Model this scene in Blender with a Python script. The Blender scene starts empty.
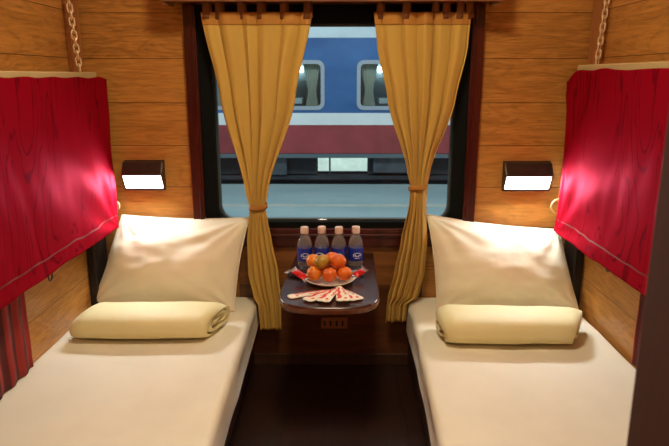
import bpy, bmesh, math, random
from mathutils import Vector, Matrix, noise
PI = math.pi
random.seed(7)
COL = bpy.context.scene.collection

# ------------------------------------------------------------------ node helpers
class N:
    def __init__(s, name):
        s.m = bpy.data.materials.new(name); s.m.use_nodes = True
        s.t = s.m.node_tree; s.t.nodes.clear()
        s.out = s.t.nodes.new('ShaderNodeOutputMaterial')
    def n(s, ty, **kw):
        nd = s.t.nodes.new(ty)
        for k, v in kw.items():
            if k.startswith('i_'):
                nd.inputs[k[2:].replace('_', ' ')].default_value = v
            else: setattr(nd, k, v)
        return nd
    def l(s, a, b): s.t.links.new(a, b)
    def bsdf(s, col=None, rough=.5, **kw):
        b = s.n('ShaderNodeBsdfPrincipled')
        if col is not None: b.inputs['Base Color'].default_value = (*col, 1)
        b.inputs['Roughness'].default_value = rough
        for k, v in kw.items(): b.inputs[k.replace('_', ' ')].default_value = v
        s.l(b.outputs[0], s.out.inputs[0]); return b
    def coords(s, scale=(1, 1, 1), rot=(0, 0, 0)):
        tc = s.n('ShaderNodeTexCoord'); mp = s.n('ShaderNodeMapping')
        mp.inputs['Scale'].default_value = scale; mp.inputs['Rotation'].default_value = rot
        s.l(tc.outputs['Object'], mp.inputs[0]); return mp.outputs[0]
    def math(s, op, a, b=None):
        m = s.n('ShaderNodeMath', operation=op)
        for i, v in enumerate((a, b)):
            if v is None: continue
            if isinstance(v, (int, float)): m.inputs[i].default_value = v
            else: s.l(v, m.inputs[i])
        return m.outputs[0]
    def noise(s, vec, scale=5, detail=3, rough=.5, dist=0):
        t = s.n('ShaderNodeTexNoise'); t.inputs['Scale'].default_value = scale
        t.inputs['Detail'].default_value = detail; t.inputs['Roughness'].default_value = rough
        t.inputs['Distortion'].default_value = dist
        s.l(vec, t.inputs['Vector']); return t.outputs[0]
    def ramp(s, fac, stops):
        r = s.n('ShaderNodeValToRGB'); e = r.color_ramp.elements
        while len(e) < len(stops): e.new(.5)
        for el, (p, c) in zip(e, stops): el.position = p; el.color = (*c, 1)
        s.l(fac, r.inputs[0]); return r.outputs[0]
    def mix(s, fac, a, b, mode='MIX'):
        m = s.n('ShaderNodeMix', data_type='RGBA', blend_type=mode)
        for sock, v in ((m.inputs[0], fac), (m.inputs[6], a), (m.inputs[7], b)):
            if isinstance(v, (int, float)): sock.default_value = v
            elif isinstance(v, tuple): sock.default_value = (*v, 1)
            else: s.l(v, sock)
        return m.outputs[2]
    def bump(s, b, h, strength=.3, dist=.01):
        bp = s.n('ShaderNodeBump'); bp.inputs['Strength'].default_value = strength
        bp.inputs['Distance'].default_value = dist
        s.l(h, bp.inputs['Height']); s.l(bp.outputs[0], b.inputs['Normal'])

def plain(name, col, rough=.5, nz=.0, scale=40, **kw):
    """flat colour with slight procedural variation"""
    M = N(name); b = M.bsdf(col, rough, **kw)
    if nz:
        c = M.coords(); f = M.noise(c, scale, 3)
        lo = tuple(x * (1 - nz) for x in col); hi = tuple(min(1, x * (1 + nz)) for x in col)
        M.l(M.ramp(f, [(.3, lo), (.7, hi)]), b.inputs['Base Color'])
        M.bump(b, f, .12, .002)
    return M.m

def wood_planks(name, along, dark, light, rough=.32, row=.1705, width=2.7, z0=1.475, seam=.0014):
    M = N(name); b = M.bsdf((.5, .25, .08), rough)
    tc = M.n('ShaderNodeTexCoord'); sp = M.n('ShaderNodeSeparateXYZ'); M.l(tc.outputs['Object'], sp.inputs[0])
    a = sp.outputs['XYZ'.index(along[0])]; c = sp.outputs['XYZ'.index(along[1])]
    c = M.math('SUBTRACT', c, z0 - row * 20)
    cb = M.n('ShaderNodeCombineXYZ'); M.l(M.math('ADD', a, 20.43), cb.inputs[0]); M.l(c, cb.inputs[1])
    br = M.n('ShaderNodeTexBrick'); br.offset = .37; br.offset_frequency = 2
    M.l(cb.outputs[0], br.inputs['Vector'])
    for k, v in dict(Scale=1, Bias=0).items(): br.inputs[k].default_value = v
    br.inputs['Mortar Size'].default_value = seam; br.inputs['Mortar Smooth'].default_value = .1
    br.inputs['Brick Width'].default_value = width; br.inputs['Row Height'].default_value = row
    br.inputs['Color1'].default_value = (0, 0, 0, 1); br.inputs['Color2'].default_value = (1, 1, 1, 1)
    br.inputs['Mortar'].default_value = (.5, .5, .5, 1)
    g = M.n('ShaderNodeCombineXYZ')
    M.l(M.math('MULTIPLY', a, 2.8), g.inputs[0]); M.l(M.math('MULTIPLY', c, 38), g.inputs[1])
    M.l(M.math('MULTIPLY', br.outputs['Color'], 9), g.inputs[2])
    n1 = M.noise(g.outputs[0], 1.0, 5, .62, 1.6)
    n2 = M.noise(g.outputs[0], 4.5, 4, .7, .4)
    q = M.n('ShaderNodeCombineXYZ')
    M.l(M.math('MULTIPLY', a, 9), q.inputs[0]); M.l(M.math('MULTIPLY', c, 150), q.inputs[1]); M.l(n1, q.inputs[2])
    n3 = M.noise(q.outputs[0], 1.0, 3, .7, .3)
    k = M.n('ShaderNodeCombineXYZ')
    M.l(M.math('MULTIPLY', a, 2.6), k.inputs[0]); M.l(M.math('MULTIPLY', c, 9), k.inputs[1])
    M.l(M.math('MULTIPLY', br.outputs['Color'], 5), k.inputs[2])
    rings = M.math('SINE', M.math('MULTIPLY', M.noise(k.outputs[0], 1.0, 2, .5, .6), 60))
    rings = M.math('MULTIPLY_ADD', rings, .5); rings.node.inputs[2].default_value = .5
    mid = tuple((x + y) / 2 for x, y in zip(dark, light))
    col = M.ramp(n1, [(.28, dark), (.5, mid), (.72, light)])
    col = M.mix(.38, col, M.ramp(n2, [(.35, dark), (.65, light)]))
    col = M.mix(M.ramp(n3, [(.5, (0, 0, 0)), (.7, (.5, .5, .5))]), col, tuple(x * .6 for x in dark))
    col = M.mix(.13, col, M.ramp(rings, [(.1, tuple(x * .55 for x in dark)), (.6, light)]))
    col = M.mix(M.math('MULTIPLY', br.outputs['Color'], .25), col, tuple(x * 1.12 for x in light))
    col = M.mix(br.outputs['Fac'], col, tuple(x * .4 for x in dark))
    M.l(col, b.inputs['Base Color'])
    h = M.math('SUBTRACT', M.math('MULTIPLY', n2, .15), br.outputs['Fac'])
    M.bump(b, h, .35, .002)
    return M.m

def wood_fine(name, dark, light, rough=.3, scale=(1, 1, 1), ns=6):
    M = N(name); b = M.bsdf(light, rough)
    c = M.coords(scale); f = M.noise(c, ns, 5, .6, .8)
    M.l(M.ramp(f, [(.3, dark), (.7, light)]), b.inputs['Base Color']); M.bump(b, f, .1, .002)
    return M.m

def fabric(name, col, rough=.85, weave=900, transl=0, sheen=.2, wr=0, tcol=None):
    M = N(name)
    b = M.bsdf(col, rough); b.inputs['Sheen Weight'].default_value = sheen; b.inputs['Sheen Roughness'].default_value = .4
    c = M.coords()
    f = M.noise(c, 6, 3); lo = tuple(x * .93 for x in col)
    M.l(M.ramp(f, [(.3, lo), (.7, col)]), b.inputs['Base Color'])
    w = M.noise(c, weave, 1)
    if wr:
        w = M.math('ADD', M.math('MULTIPLY', w, .08), M.noise(c, 7, 3, .45, .5))
    M.bump(b, w, .25 if not wr else wr, .0015 if not wr else .012)
    if transl:
        t = M.n('ShaderNodeBsdfTranslucent'); t.inputs[0].default_value = (*(tcol or col), 1)
        mx = M.n('ShaderNodeMixShader'); mx.inputs[0].default_value = transl
        M.l(b.outputs[0], mx.inputs[1]); M.l(t.outputs[0], mx.inputs[2]); M.l(mx.outputs[0], M.out.inputs[0])
    return M.m

def emis(name, col, s):
    M = N(name); e = M.n('ShaderNodeEmission'); e.inputs[0].default_value = (*col, 1); e.inputs[1].default_value = s
    M.l(e.outputs[0], M.out.inputs[0]); return M.m

def glass(name, col=(1, 1, 1), gloss=1.0, ior=1.45):
    M = N(name); t = M.n('ShaderNodeBsdfTransparent'); t.inputs[0].default_value = (*col, 1)
    g = M.n('ShaderNodeBsdfGlossy'); g.inputs['Roughness'].default_value = .02
    f = M.n('ShaderNodeFresnel'); f.inputs[0].default_value = ior
    mx = M.n('ShaderNodeMixShader'); M.l(M.math('MULTIPLY', f.outputs[0], gloss), mx.inputs[0])
    M.l(t.outputs[0], mx.inputs[1]); M.l(g.outputs[0], mx.inputs[2]); M.l(mx.outputs[0], M.out.inputs[0])
    return M.m

def moire(name):
    """glossy red taffeta with a woven watered-silk figure"""
    M = N(name); b = M.bsdf((.5, .004, .02), .62)
    b.inputs['Specular IOR Level'].default_value = 0
    gl = M.n('ShaderNodeBsdfGlossy'); gl.inputs['Color'].default_value = (.75, .09, .15, 1); gl.inputs['Roughness'].default_value = .5
    mx = M.n('ShaderNodeMixShader'); mx.inputs[0].default_value = .085
    M.l(b.outputs[0], mx.inputs[1]); M.l(gl.outputs[0], mx.inputs[2]); M.l(mx.outputs[0], M.out.inputs[0])
    c = M.coords((1, 5.5, 1.1))
    f = M.noise(c, 1.0, 3, .45, .5)
    s = M.math('SINE', M.math('MULTIPLY', f, 95))
    line = M.ramp(s, [(.0, (0, 0, 0)), (.75, (0, 0, 0)), (1, (1, 1, 1))])
    mask = M.ramp(M.noise(M.coords((1, 3, 1.2)), 1.6, 2), [(.40, (0, 0, 0)), (.52, (1, 1, 1))])
    k = M.math('MULTIPLY', line, mask)
    M.l(M.mix(M.math('MULTIPLY', k, .75), (.27, .0015, .010), (.07, .0006, .004)), b.inputs['Base Color'])
    wr = M.noise(M.coords((1, 6, 1.6)), 1.5, 2, .4, .6)
    M.bump(b, M.math('SUBTRACT', M.math('MULTIPLY', wr, 1.2), M.math('MULTIPLY', k, .06)), .28, .02)
    return M.m

WD, WL = (.24, .085, .015), (.66, .31, .070)
M_back = wood_planks('oak laminate back', 'XZ', WD, WL)
M_side = wood_planks('oak laminate side', 'YZ', WD, WL)
M_front = wood_planks('oak laminate front', 'XZ', WD, WL)
M_ceil = plain('ceiling laminate', (.55, .42, .28), .5, .05)
M_floor = wood_planks('dark red floor boards', 'YX', (.010, .0032, .002), (.028, .008, .004), .45, .15, .9, 1.0)
M_mahog = wood_fine('mahogany trim', (.035, .004, .003), (.085, .010, .006), .3, (1, 1, .15), 30)
M_dkwood = wood_fine('dark walnut', (.035, .014, .006), (.07, .03, .013), .45, (1, 1, .1), 30)
M_doorw = wood_fine('walnut door jamb', (.055, .016, .006), (.10, .032, .012), .7, (1, 1, .08), 20)
M_black = plain('near-black corner shade', (.012, .006, .003), .6, .1)  # corner and pillow shade as a near-black colour
M_strip = wood_fine('oak corner strip', (.30, .10, .025), (.50, .21, .06), .4, (1, 1, .1), 30)
M_gasket = plain('black rubber gasket', (.004, .005, .005), .8, Specular_IOR_Level=.15)
M_pelmet = wood_fine('oak pelmet', (.30, .14, .04), (.48, .25, .09), .4, (.1, 1, 1), 30)
M_sheet = fabric('cream cotton sheet', (.86, .81, .66), .9, 1200, sheen=.1, wr=.25)
M_pillow = fabric('ivory satin pillowcase', (.90, .82, .62), .55, 1200, sheen=.2, wr=.25)
M_quilt = fabric('pale yellow quilt', (.84, .75, .40), .6, 1200, sheen=.2, wr=.3)
M_gold = fabric('mustard curtain', (.72, .47, .10), .75, 900, .22, .15, tcol=(.80, .62, .22))
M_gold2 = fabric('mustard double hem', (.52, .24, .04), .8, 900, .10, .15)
M_gold3 = fabric('shade-darkened mustard tab', (.22, .08, .02), .85, 900, .0, .1)  # same cloth, with the shade under the pelmet put into its colour
M_red = moire('red moire taffeta')
M_redhem = plain('red hem stitching', (.14, .0015, .006), .5, .1)
M_beige = wood_fine('beige bunk edge', (.52, .38, .18), (.66, .50, .26), .45, (1, .1, 1), 20)
M_under = plain('bunk underside', (.12, .06, .03), .6, .1)
M_brass = plain('brass', (.75, .50, .22), .25, Metallic=1)
M_chain = plain('gilt steel chain', (.85, .66, .42), .3, Metallic=.35)
M_lamp = plain('dark bronze lamp housing', (.055, .035, .028), .32, .1, Metallic=.5)
M_tube = emis('lamp diffuser', (.90, .96, 1.0), 92)
M_warm = emis('ceiling lamp diffuser', (1.0, .82, .55), 60)
M_table = wood_fine('glossy mahogany table', (.035, .011, .007), (.07, .022, .013), .26, (1, .2, 1), 12)
M_tedge = wood_fine('table rim', (.10, .03, .015), (.17, .055, .025), .25, (1, 1, 1), 20)
M_plate = plain('cream porcelain', (.80, .72, .55), .2)
M_cap = plain('pale pink bottle cap', (.78, .58, .48), .5)
M_label = plain('blue bottle label', (.008, .028, .34), .35)
M_white = plain('white print', (.75, .80, .88), .5)
M_water = N('clear drinking water'); M_water.bsdf((.93, .96, 1), .03, IOR=1.2, Transmission_Weight=.88); M_water = M_water.m
M_silver = plain('silver foil', (.75, .78, .82), .2, .1, 150, Metallic=.9)
M_pack = plain('red foil wrapper', (.62, .012, .012), .22, .35, 90)
M_packdk = plain('dark printed foil', (.04, .02, .03), .25, .3, 90)
M_paper = plain('white paper', (.86, .80, .66), .7)
M_print = plain('red print on paper', (.70, .06, .05), .6, .3, 160)
M_outlet = plain('brown outlet plate', (.36, .18, .08), .35)
M_slot = plain('outlet slots', (.01, .008, .006), .5)
M_stem = plain('fruit calyx', (.10, .12, .02), .7)

def striped():
    M = N('red striped curtain'); b = M.bsdf((.3, .02, .02), .8)
    tc = M.n('ShaderNodeTexCoord'); sp = M.n('ShaderNodeSeparateXYZ'); M.l(tc.outputs['Object'], sp.inputs[0])
    f = M.math('FRACT', M.math('MULTIPLY', sp.outputs[1], 17))
    M.l(M.ramp(f, [(.0, (.30, .016, .012)), (.42, (.30, .016, .012)), (.5, (.09, .005, .004)), (.92, (.09, .005, .004)), (1, (.30, .016, .012))]), b.inputs['Base Color'])
    return M.m
M_stripe = striped()

def orange_mat(name, lo, hi):
    M = N(name); b = M.bsdf(hi, .38); c = M.coords()
    M.l(M.ramp(M.noise(c, 22, 3), [(.35, lo), (.62, hi)]), b.inputs['Base Color'])
    M.bump(b, M.noise(c, 420, 2), .35, .001); return M.m
M_or = [orange_mat('mandarin peel', (.62, .15, .012), (.82, .25, .02)),
        orange_mat('deep orange peel', (.62, .10, .010), (.80, .17, .015)),
        orange_mat('greenish mandarin peel', (.22, .20, .02), (.50, .27, .03))]

# ------------------------------------------------------------------ mesh helpers
def build(name, bm, mat, parent=None, smooth=False, bevel=0, seg=2, kind=None, auto=None):
    me = bpy.data.meshes.new(name)
    bmesh.ops.recalc_face_normals(bm, faces=bm.faces)
    bm.to_mesh(me); bm.free()
    me.materials.append(mat)
    if smooth:
        for p in me.polygons: p.use_smooth = True
    o = bpy.data.objects.new(name, me); COL.objects.link(o)
    if parent: o.parent = parent
    if bevel:
        m = o.modifiers.new('bevel', 'BEVEL'); m.width = bevel; m.segments = seg; m.limit_method = 'ANGLE'; m.angle_limit = .6
    if auto:
        for p in me.polygons: p.use_smooth = True
        es = o.modifiers.new('sharp', 'EDGE_SPLIT'); es.split_angle = auto
    if kind: o['kind'] = kind
    return o

def box(bm, x0, x1, y0, y1, z0, z1):
    vs = [bm.verts.new((x, y, z)) for x in (x0, x1) for y in (y0, y1) for z in (z0, z1)]
    for f in ((0, 1, 3, 2), (4, 6, 7, 5), (0, 4, 5, 1), (2, 3, 7, 6), (0, 2, 6, 4), (1, 5, 7, 3)):
        bm.faces.new([vs[i] for i in f])

def boxo(name, b, mat, parent=None, **kw):
    bm = bmesh.new()
    for q in (b if isinstance(b[0], (tuple, list)) else [b]): box(bm, *q)
    return build(name, bm, mat, parent, **kw)

def grid(bm, fn, nu, nv, wrapu=False):
    vs = [[bm.verts.new(fn(i / nu, j / nv)) for j in range(nv + 1)] for i in range(nu + (0 if wrapu else 1))]
    for i in range(nu):
        a = vs[i]; b = vs[(i + 1) % len(vs)]
        for j in range(nv): bm.faces.new((a[j], b[j], b[j + 1], a[j + 1]))
    return vs

def lathe(bm, prof, n=24, c=(0, 0, 0)):
    rings = []
    for r, z in prof:
        if r < 1e-5: rings.append([bm.verts.new((c[0], c[1], c[2] + z))])
        else: rings.append([bm.verts.new((c[0] + r * math.cos(2 * PI * i / n), c[1] + r * math.sin(2 * PI * i / n), c[2] + z)) for i in range(n)])
    for a, b in zip(rings, rings[1:]):
        for i in range(n):
            j = (i + 1) % n
            if len(a) == 1 and len(b) == 1: continue
            if len(a) == 1: bm.faces.new((a[0], b[i], b[j]))
            elif len(b) == 1: bm.faces.new((a[i], a[j], b[0]))
            else: bm.faces.new((a[i], a[j], b[j], b[i]))

def tube(bm, pts, r, n=8, closed=False):
    pts = [Vector(p) for p in pts]; L = len(pts); rings = []
    up = Vector((0, 0, 1)); prev = None
    for i, p in enumerate(pts):
        if closed: t = pts[(i + 1) % L] - pts[i - 1]
        else: t = pts[min(i + 1, L - 1)] - pts[max(i - 1, 0)]
        t.normalize()
        if prev is None:
            a = t.cross(up if abs(t.dot(up)) < .9 else Vector((1, 0, 0))).normalized()
        else: a = (prev - t * prev.dot(t)).normalized()
        prev = a; b = t.cross(a)
        rings.append([bm.verts.new(p + (a * math.cos(2 * PI * k / n) + b * math.sin(2 * PI * k / n)) * r) for k in range(n)])
    m = L if closed else L - 1
    for i in range(m):
        a, b = rings[i], rings[(i + 1) % L]
        for k in range(n): bm.faces.new((a[k], a[(k + 1) % n], b[(k + 1) % n], b[k]))
    if not closed:
        bm.faces.new(rings[0]); bm.faces.new(rings[-1])

def prism(bm, poly, fn0, fn1):
    a = [bm.verts.new(fn0(p)) for p in poly]; b = [bm.verts.new(fn1(p)) for p in poly]
    n = len(poly)
    bm.faces.new(a); bm.faces.new(b[::-1])
    for i in range(n): bm.faces.new((a[i], a[(i + 1) % n], b[(i + 1) % n], b[i]))

def rrect(x0, x1, z0, z1, r, n=6):
    pts = []
    for cx, cz, a0 in ((x1 - r, z1 - r, 0), (x0 + r, z1 - r, 90), (x0 + r, z0 + r, 180), (x1 - r, z0 + r, 270)):
        for k in range(n + 1):
            a = math.radians(a0 + 90 * k / n); pts.append((cx + r * math.cos(a), cz + r * math.sin(a)))
    return pts

def ringframe(bm, outer, inner, y0, y1):
    """frame between two outlines with equal point counts"""
    n = len(outer)
    A = [[bm.verts.new((p[0], y, p[1])) for p in o] for y in (y0, y1) for o in (outer, inner)]
    o0, i0, o1, i1 = A
    for k in range(n):
        j = (k + 1) % n
        bm.faces.new((o0[k], o0[j], i0[j], i0[k])); bm.faces.new((o1[k], i1[k], i1[j], o1[j]))
        bm.faces.new((o0[k], o1[k], o1[j], o0[j])); bm.faces.new((i0[k], i0[j], i1[j], i1[k]))

def empty(name, loc=(0, 0, 0)):
    o = bpy.data.objects.new(name, None); o.location = loc; o.empty_display_size = .05; COL.objects.link(o); return o
def tag(o, label, cat, group=None, kind=None):
    o['label'] = label; o['category'] = cat
    if group: o['group'] = group
    if kind: o['kind'] = kind
    return o
def copytree(o, parent=None):
    c = o.copy(); COL.objects.link(c)
    if parent: c.parent = parent
    for ch in list(o.children): copytree(ch, c)
    return c
def sub(o, lv=1):
    m = o.modifiers.new('subd', 'SUBSURF'); m.levels = lv; m.render_levels = lv; return o
def solid(o, t):
    m = o.modifiers.new('solid', 'SOLIDIFY'); m.thickness = t; m.offset = 0; return o
def nz(x, y, z=0, s=1.0): return noise.noise(Vector((x * s, y * s, z * s)))
def lerp(tab, x):
    for (a, va), (b, vb) in zip(tab, tab[1:]):
        if x <= b or (b, vb) == tab[-1]:
            t = max(0, min(1, (x - a) / (b - a))); t = t * t * (3 - 2 * t) * .5 + t * .5
            return tuple(p + (q - p) * t for p, q in zip(va, vb))

XL, XR, YB, YF, ZC = -1.01, .985, 2.478, .42, 2.30
GX0, GX1, GZ0, GZ1 = -.497, .466, .647, 1.434          # clear glass of the window
FX0, FX1, FZ0, FZ1 = -.596, .562, .545, 1.505          # wooden window surround

# ------------------------------------------------------------------ setting
S = 'structure'
HX0, HX1, HZ0, HZ1 = GX0 - .05, GX1 + .05, GZ0 - .05, GZ1 + .05
boxo('wall_back', [(XL - .1, HX0, YB, YB + .08, -.1, ZC + .1), (HX1, XR + .1, YB, YB + .08, -.1, ZC + .1),
                   (HX0, HX1, YB, YB + .08, -.1, HZ0), (HX0, HX1, YB, YB + .08, HZ1, ZC + .1)], M_back, kind=S)
boxo('wall_left', (XL - .08, XL, -.95, YB, -.1, ZC + .1), M_side, kind=S)
boxo('wall_right', (XR, XR + .08, -.95, YB, -.1, ZC + .1), M_side, kind=S)
boxo('wall_rear', (XL - .08, XR + .08, -1.03, -.95, -.1, ZC + .1), M_front, kind=S)
DX0, DX1 = -.46, .265
boxo('wall_front', [(XL, DX0 - .04, YF, YF + .06, 0, ZC), (DX1 + .04, XR, YF, YF + .06, 0, ZC), (DX0 - .04, DX1 + .04, YF, YF + .06, 2.06, ZC)], M_front, kind=S)
boxo('floor', (XL - .08, XR + .08, -1.03, YB + .08, -.1, 0), M_floor, kind=S)
boxo('ceiling', (XL - .08, XR + .08, -1.03, YB + .08, ZC, ZC + .1), M_ceil, kind=S)
jm = boxo('trim_1', [(DX1, DX1 + .045, YF - .03, YF + .08, 0, 2.06), (DX1 + .045, DX1 + .12, YF - .018, YF, 0, 2.10)], M_doorw, kind=S, bevel=.003)
boxo('trim_2', [(DX0 - .045, DX0, YF - .03, YF + .08, 0, 2.06), (DX0, DX1, YF - .03, YF + .08, 2.02, 2.06)], M_doorw, kind=S, bevel=.003)
for i, (x0, x1) in enumerate(((XL, XL + .014), (XR - .014, XR))):
    boxo('trim_%d' % (3 + i), [(x0, x1, YB - .125, YB - .016, .66, ZC)], M_strip, kind=S, bevel=.003)
    boxo('trim_%d' % (7 + i), [(x0, x1 + .02 if i == 0 else x1, YB - .135, YB - .002, .0, .66)] if i == 0 else [(x0 - .02, x1, YB - .135, YB - .002, .0, .66)], M_black, kind=S, bevel=.003)  # lower pieces: dark strips added to paint the shade in the corners
boxo('trim_6', (-.42, .36, YB - .010, YB, .055, .37), wood_fine('shade-darkened lower wall wood', (.075, .025, .008), (.17, .060, .018), .4, (.12, 1, 1), 24), kind=S)  # wall wood under the table, its shade painted as a darker tone
boxo('trim_9', (-.42, .36, YB - .010, YB, .372, .544), wood_fine('shade-toned wall wood under the sill', (.15, .052, .014), (.32, .125, .032), .4, (.12, 1, 1), 24), kind=S)  # milder painted shade on the wall beside the table
boxo('baseboard_back', (XL + .64, .32, YB - .016, YB, 0, .055), M_dkwood, kind=S, bevel=.004)

# window: wooden surround, rubber gasket with rounded corners, pane
win = empty('window_1', ((GX0 + GX1) / 2, YB, GZ0)); win['kind'] = S
W0 = win.location.copy()
def wloc(o): o.location = -W0; return o
bm = bmesh.new()
for q in ((FX0, FX0 + .048, YB - .028, YB, FZ0, FZ1), (FX1 - .048, FX1, YB - .028, YB, FZ0, FZ1),
          (FX0 + .048, FX1 - .048, YB - .028, YB, FZ0, FZ0 + .078), 
          (FX0 + .030, FX0 + .040, YB - .034, YB - .028, FZ0 + .06, FZ1), (FX1 - .040, FX1 - .030, YB - .034, YB - .028, FZ0 + .06, FZ1),
          (FX0 + .03, FX1 - .03, YB - .038, YB - .028, FZ0 + .045, FZ0 + .056)): box(bm, *q)
wloc(build('window_frame', bm, M_mahog, win, bevel=.004))
bm = bmesh.new()
ringframe(bm, rrect(FX0 + .046, FX1 - .046, FZ0 + .076, FZ1, .002, 8), rrect(GX0, GX1, GZ0, GZ1, .062, 8), YB - .012, YB + .075)
wloc(build('window_gasket', bm, M_gasket, win, auto=.6))
bm = bmesh.new()
ringframe(bm, rrect(GX0 - .002, GX1 + .002, GZ0 - .002, GZ1 + .002, .064, 8), rrect(GX0 + .008, GX1 - .008, GZ0 + .008, GZ1 - .008, .056, 8), YB + .02, YB + .045)
wloc(build('window_seal', bm, plain('grey seal', (.06, .075, .07), .4), win, auto=.6))
bm = bmesh.new(); prism(bm, rrect(GX0 - .01, GX1 + .01, GZ0 - .01, GZ1 + .01, .06, 8), lambda p: (p[0], YB + .05, p[1]), lambda p: (p[0], YB + .055, p[1]))
wloc(build('window_pane', bm, glass('window glass', (.93, .98, 1.0), .55), win))
bm = bmesh.new(); box(bm, -.085, -.045, YB + .012, YB + .03, GZ0 - .004, GZ0 + .007)
wloc(build('window_latch', bm, M_silver, win, bevel=.002))

# pelmet over the window and the curtain rod behind it
boxo('trim_5', [(-.652, .602, 2.335, 2.355, 1.503, 1.66), (-.652, .602, 2.355, YB, 1.64, 1.66),
                (-.652, -.634, 2.355, YB, 1.497, 1.64), (.584, .602, 2.355, YB, 1.497, 1.64)], M_pelmet, kind=S, bevel=.003)
rod = empty('curtain_rod', (0, 2.40, 1.535)); tag(rod, 'dark curtain rod under the pelmet above the window', 'curtain rod')
bm = bmesh.new(); tube(bm, [(-.62, 0, 0), (.57, 0, 0)], .008, 10); build('rod', bm, M_dkwood, rod, auto=.7)
for x in (-.615, .565):
    boxo('bracket', (x - .008, x + .008, -.012, .07, -.014, .014), M_dkwood, rod)

# ------------------------------------------------------------------ curtains
def curtain(name, label, tab, tie, tabs, phase, npl):
    root = empty(name, (sum(tie[1]) / 2, 2.40, .22)); R0 = root.location.copy()
    ztop, zbot = 1.468, tab[0][0]
    def pos(u, z, off=0):
        x0, x1 = lerp(tab, z)
        w = x1 - x0
        g = max(0, 1 - w / .40)                                  # how gathered
        uu = u + .022 * math.sin(2 * PI * (u * 3.1 + phase)) * (1 - abs(2 * u - 1))
        hem = max(0, (z - 1.39) / .08)
        n2 = nz(u * 7, z * 1.5 + phase * 9)
        a = (.013 + .010 * g) * (1 - .45 * hem)
        ph = 2 * PI * npl * (u + .035 * nz(u * 3.3, phase, 5) + .012 * n2) + phase * 6
        a *= 1 + .7 * nz(u * 4.1, phase * 3, z * .6)
        s = math.sin(ph)
        fold = (1 - 2 * abs(math.sin(ph / 2)) ** .8) * (.75 if z > .8 else .75)
        y = a * fold + .006 * n2 + .004 * nz(u * 19, z * 3, 4)
        x = x0 + w * uu + .30 * a * math.cos(ph) * (1 if .03 < u < .97 else .3)
        tz = tie[0]
        k = math.exp(-((z - tz) / .035) ** 2)
        y *= (1 - .45 * k)
        return Vector((x, 2.40 + y * 1.0 + off, z)) - R0
    bm = bmesh.new()
    grid(bm, lambda u, v: pos(u, zbot + (ztop - zbot) * v + .006 * nz(u * 9, phase, 2) * (1 - v)), 220, 120)
    c = build('drape', bm, M_gold, root, smooth=True); solid(c, .0012)
    bm = bmesh.new(); grid(bm, lambda u, v: pos(u, 1.424 + .046 * v, -.0016), 220, 8)
    solid(build('heading_band', bm, M_gold2, root, smooth=True), .0012)
    for u in tabs:                                             # fabric tabs up and over the rod
        p = pos(u, 1.455); x = p.x; y = p.y
        path = [(y - .003, 1.445), (y - .003, 1.468), (-.0105, 1.50), (-.0125, 1.535), (-.0085, 1.5455), (0, 1.5485), (.0085, 1.5455), (.0125, 1.535), (.011, 1.50), (y + .004, 1.468), (y + .003, 1.45)]
        bm = bmesh.new(); w = .013
        vs = [[bm.verts.new((x + sx * w + .001 * i, yy, zz - R0.z)) for sx in (-1, 1)] for i, (yy, zz) in enumerate(path)]
        for a, b in zip(vs, vs[1:]): bm.faces.new((a[0], a[1], b[1], b[0]))
        o = build('curtain_tab', bm, M_gold3, root, smooth=True); solid(o, .002)
    # tieback: a band of the same cloth round the gather
    x0, x1 = tie[1]; z = tie[0]; cx = (x0 + x1) / 2; rx = (x1 - x0) / 2 + .006; ry = .020
    bm = bmesh.new()
    def tb(u, v):
        a = 2 * PI * u
        return Vector((cx + rx * math.cos(a), 2.40 + ry * math.sin(a), z + (v - .5) * .019 + .003 * math.sin(a * 2) + .006 * math.cos(a))) - R0
    grid(bm, tb, 32, 4, wrapu=True)
    solid(build('tieback', bm, M_gold2, root, smooth=True), .002)
    tag(root, label, 'curtain', 'mustard window curtains')
    return root
curtain('window_curtain', 'mustard yellow curtain tied in at waist, left of the window beside the left pillow',
        [(.20, (-.322, -.236)), (.312, (-.330, -.236)), (.345, (-.348, -.236)), (.45, (-.368, -.244)), (.588, (-.366, -.268)), (.67, (-.356, -.282)), (.726, (-.350, -.292)),
         (.79, (-.366, -.278)), (1.148, (-.455, -.165)), (1.47, (-.515, -.097))],
        (.726, (-.352, -.290)), (.05, .16, .34, .55, .73, .96), .15, 5.5)
curtain('window_curtain', 'mustard yellow curtain tied in at waist, right of the window beside the right pillow',
        [(.235, (.203, .284)), (.312, (.206, .288)), (.345, (.209, .335)), (.45, (.232, .356)), (.588, (.256, .362)), (.74, (.285, .352)), (.807, (.290, .352)),
         (.87, (.275, .364)), (1.148, (.192, .452)), (1.35, (.148, .490)), (1.47, (.134, .497))],
        (.807, (.288, .353)), (.05, .34, .62, .74, .88, .97), .62, 5.5)

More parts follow.
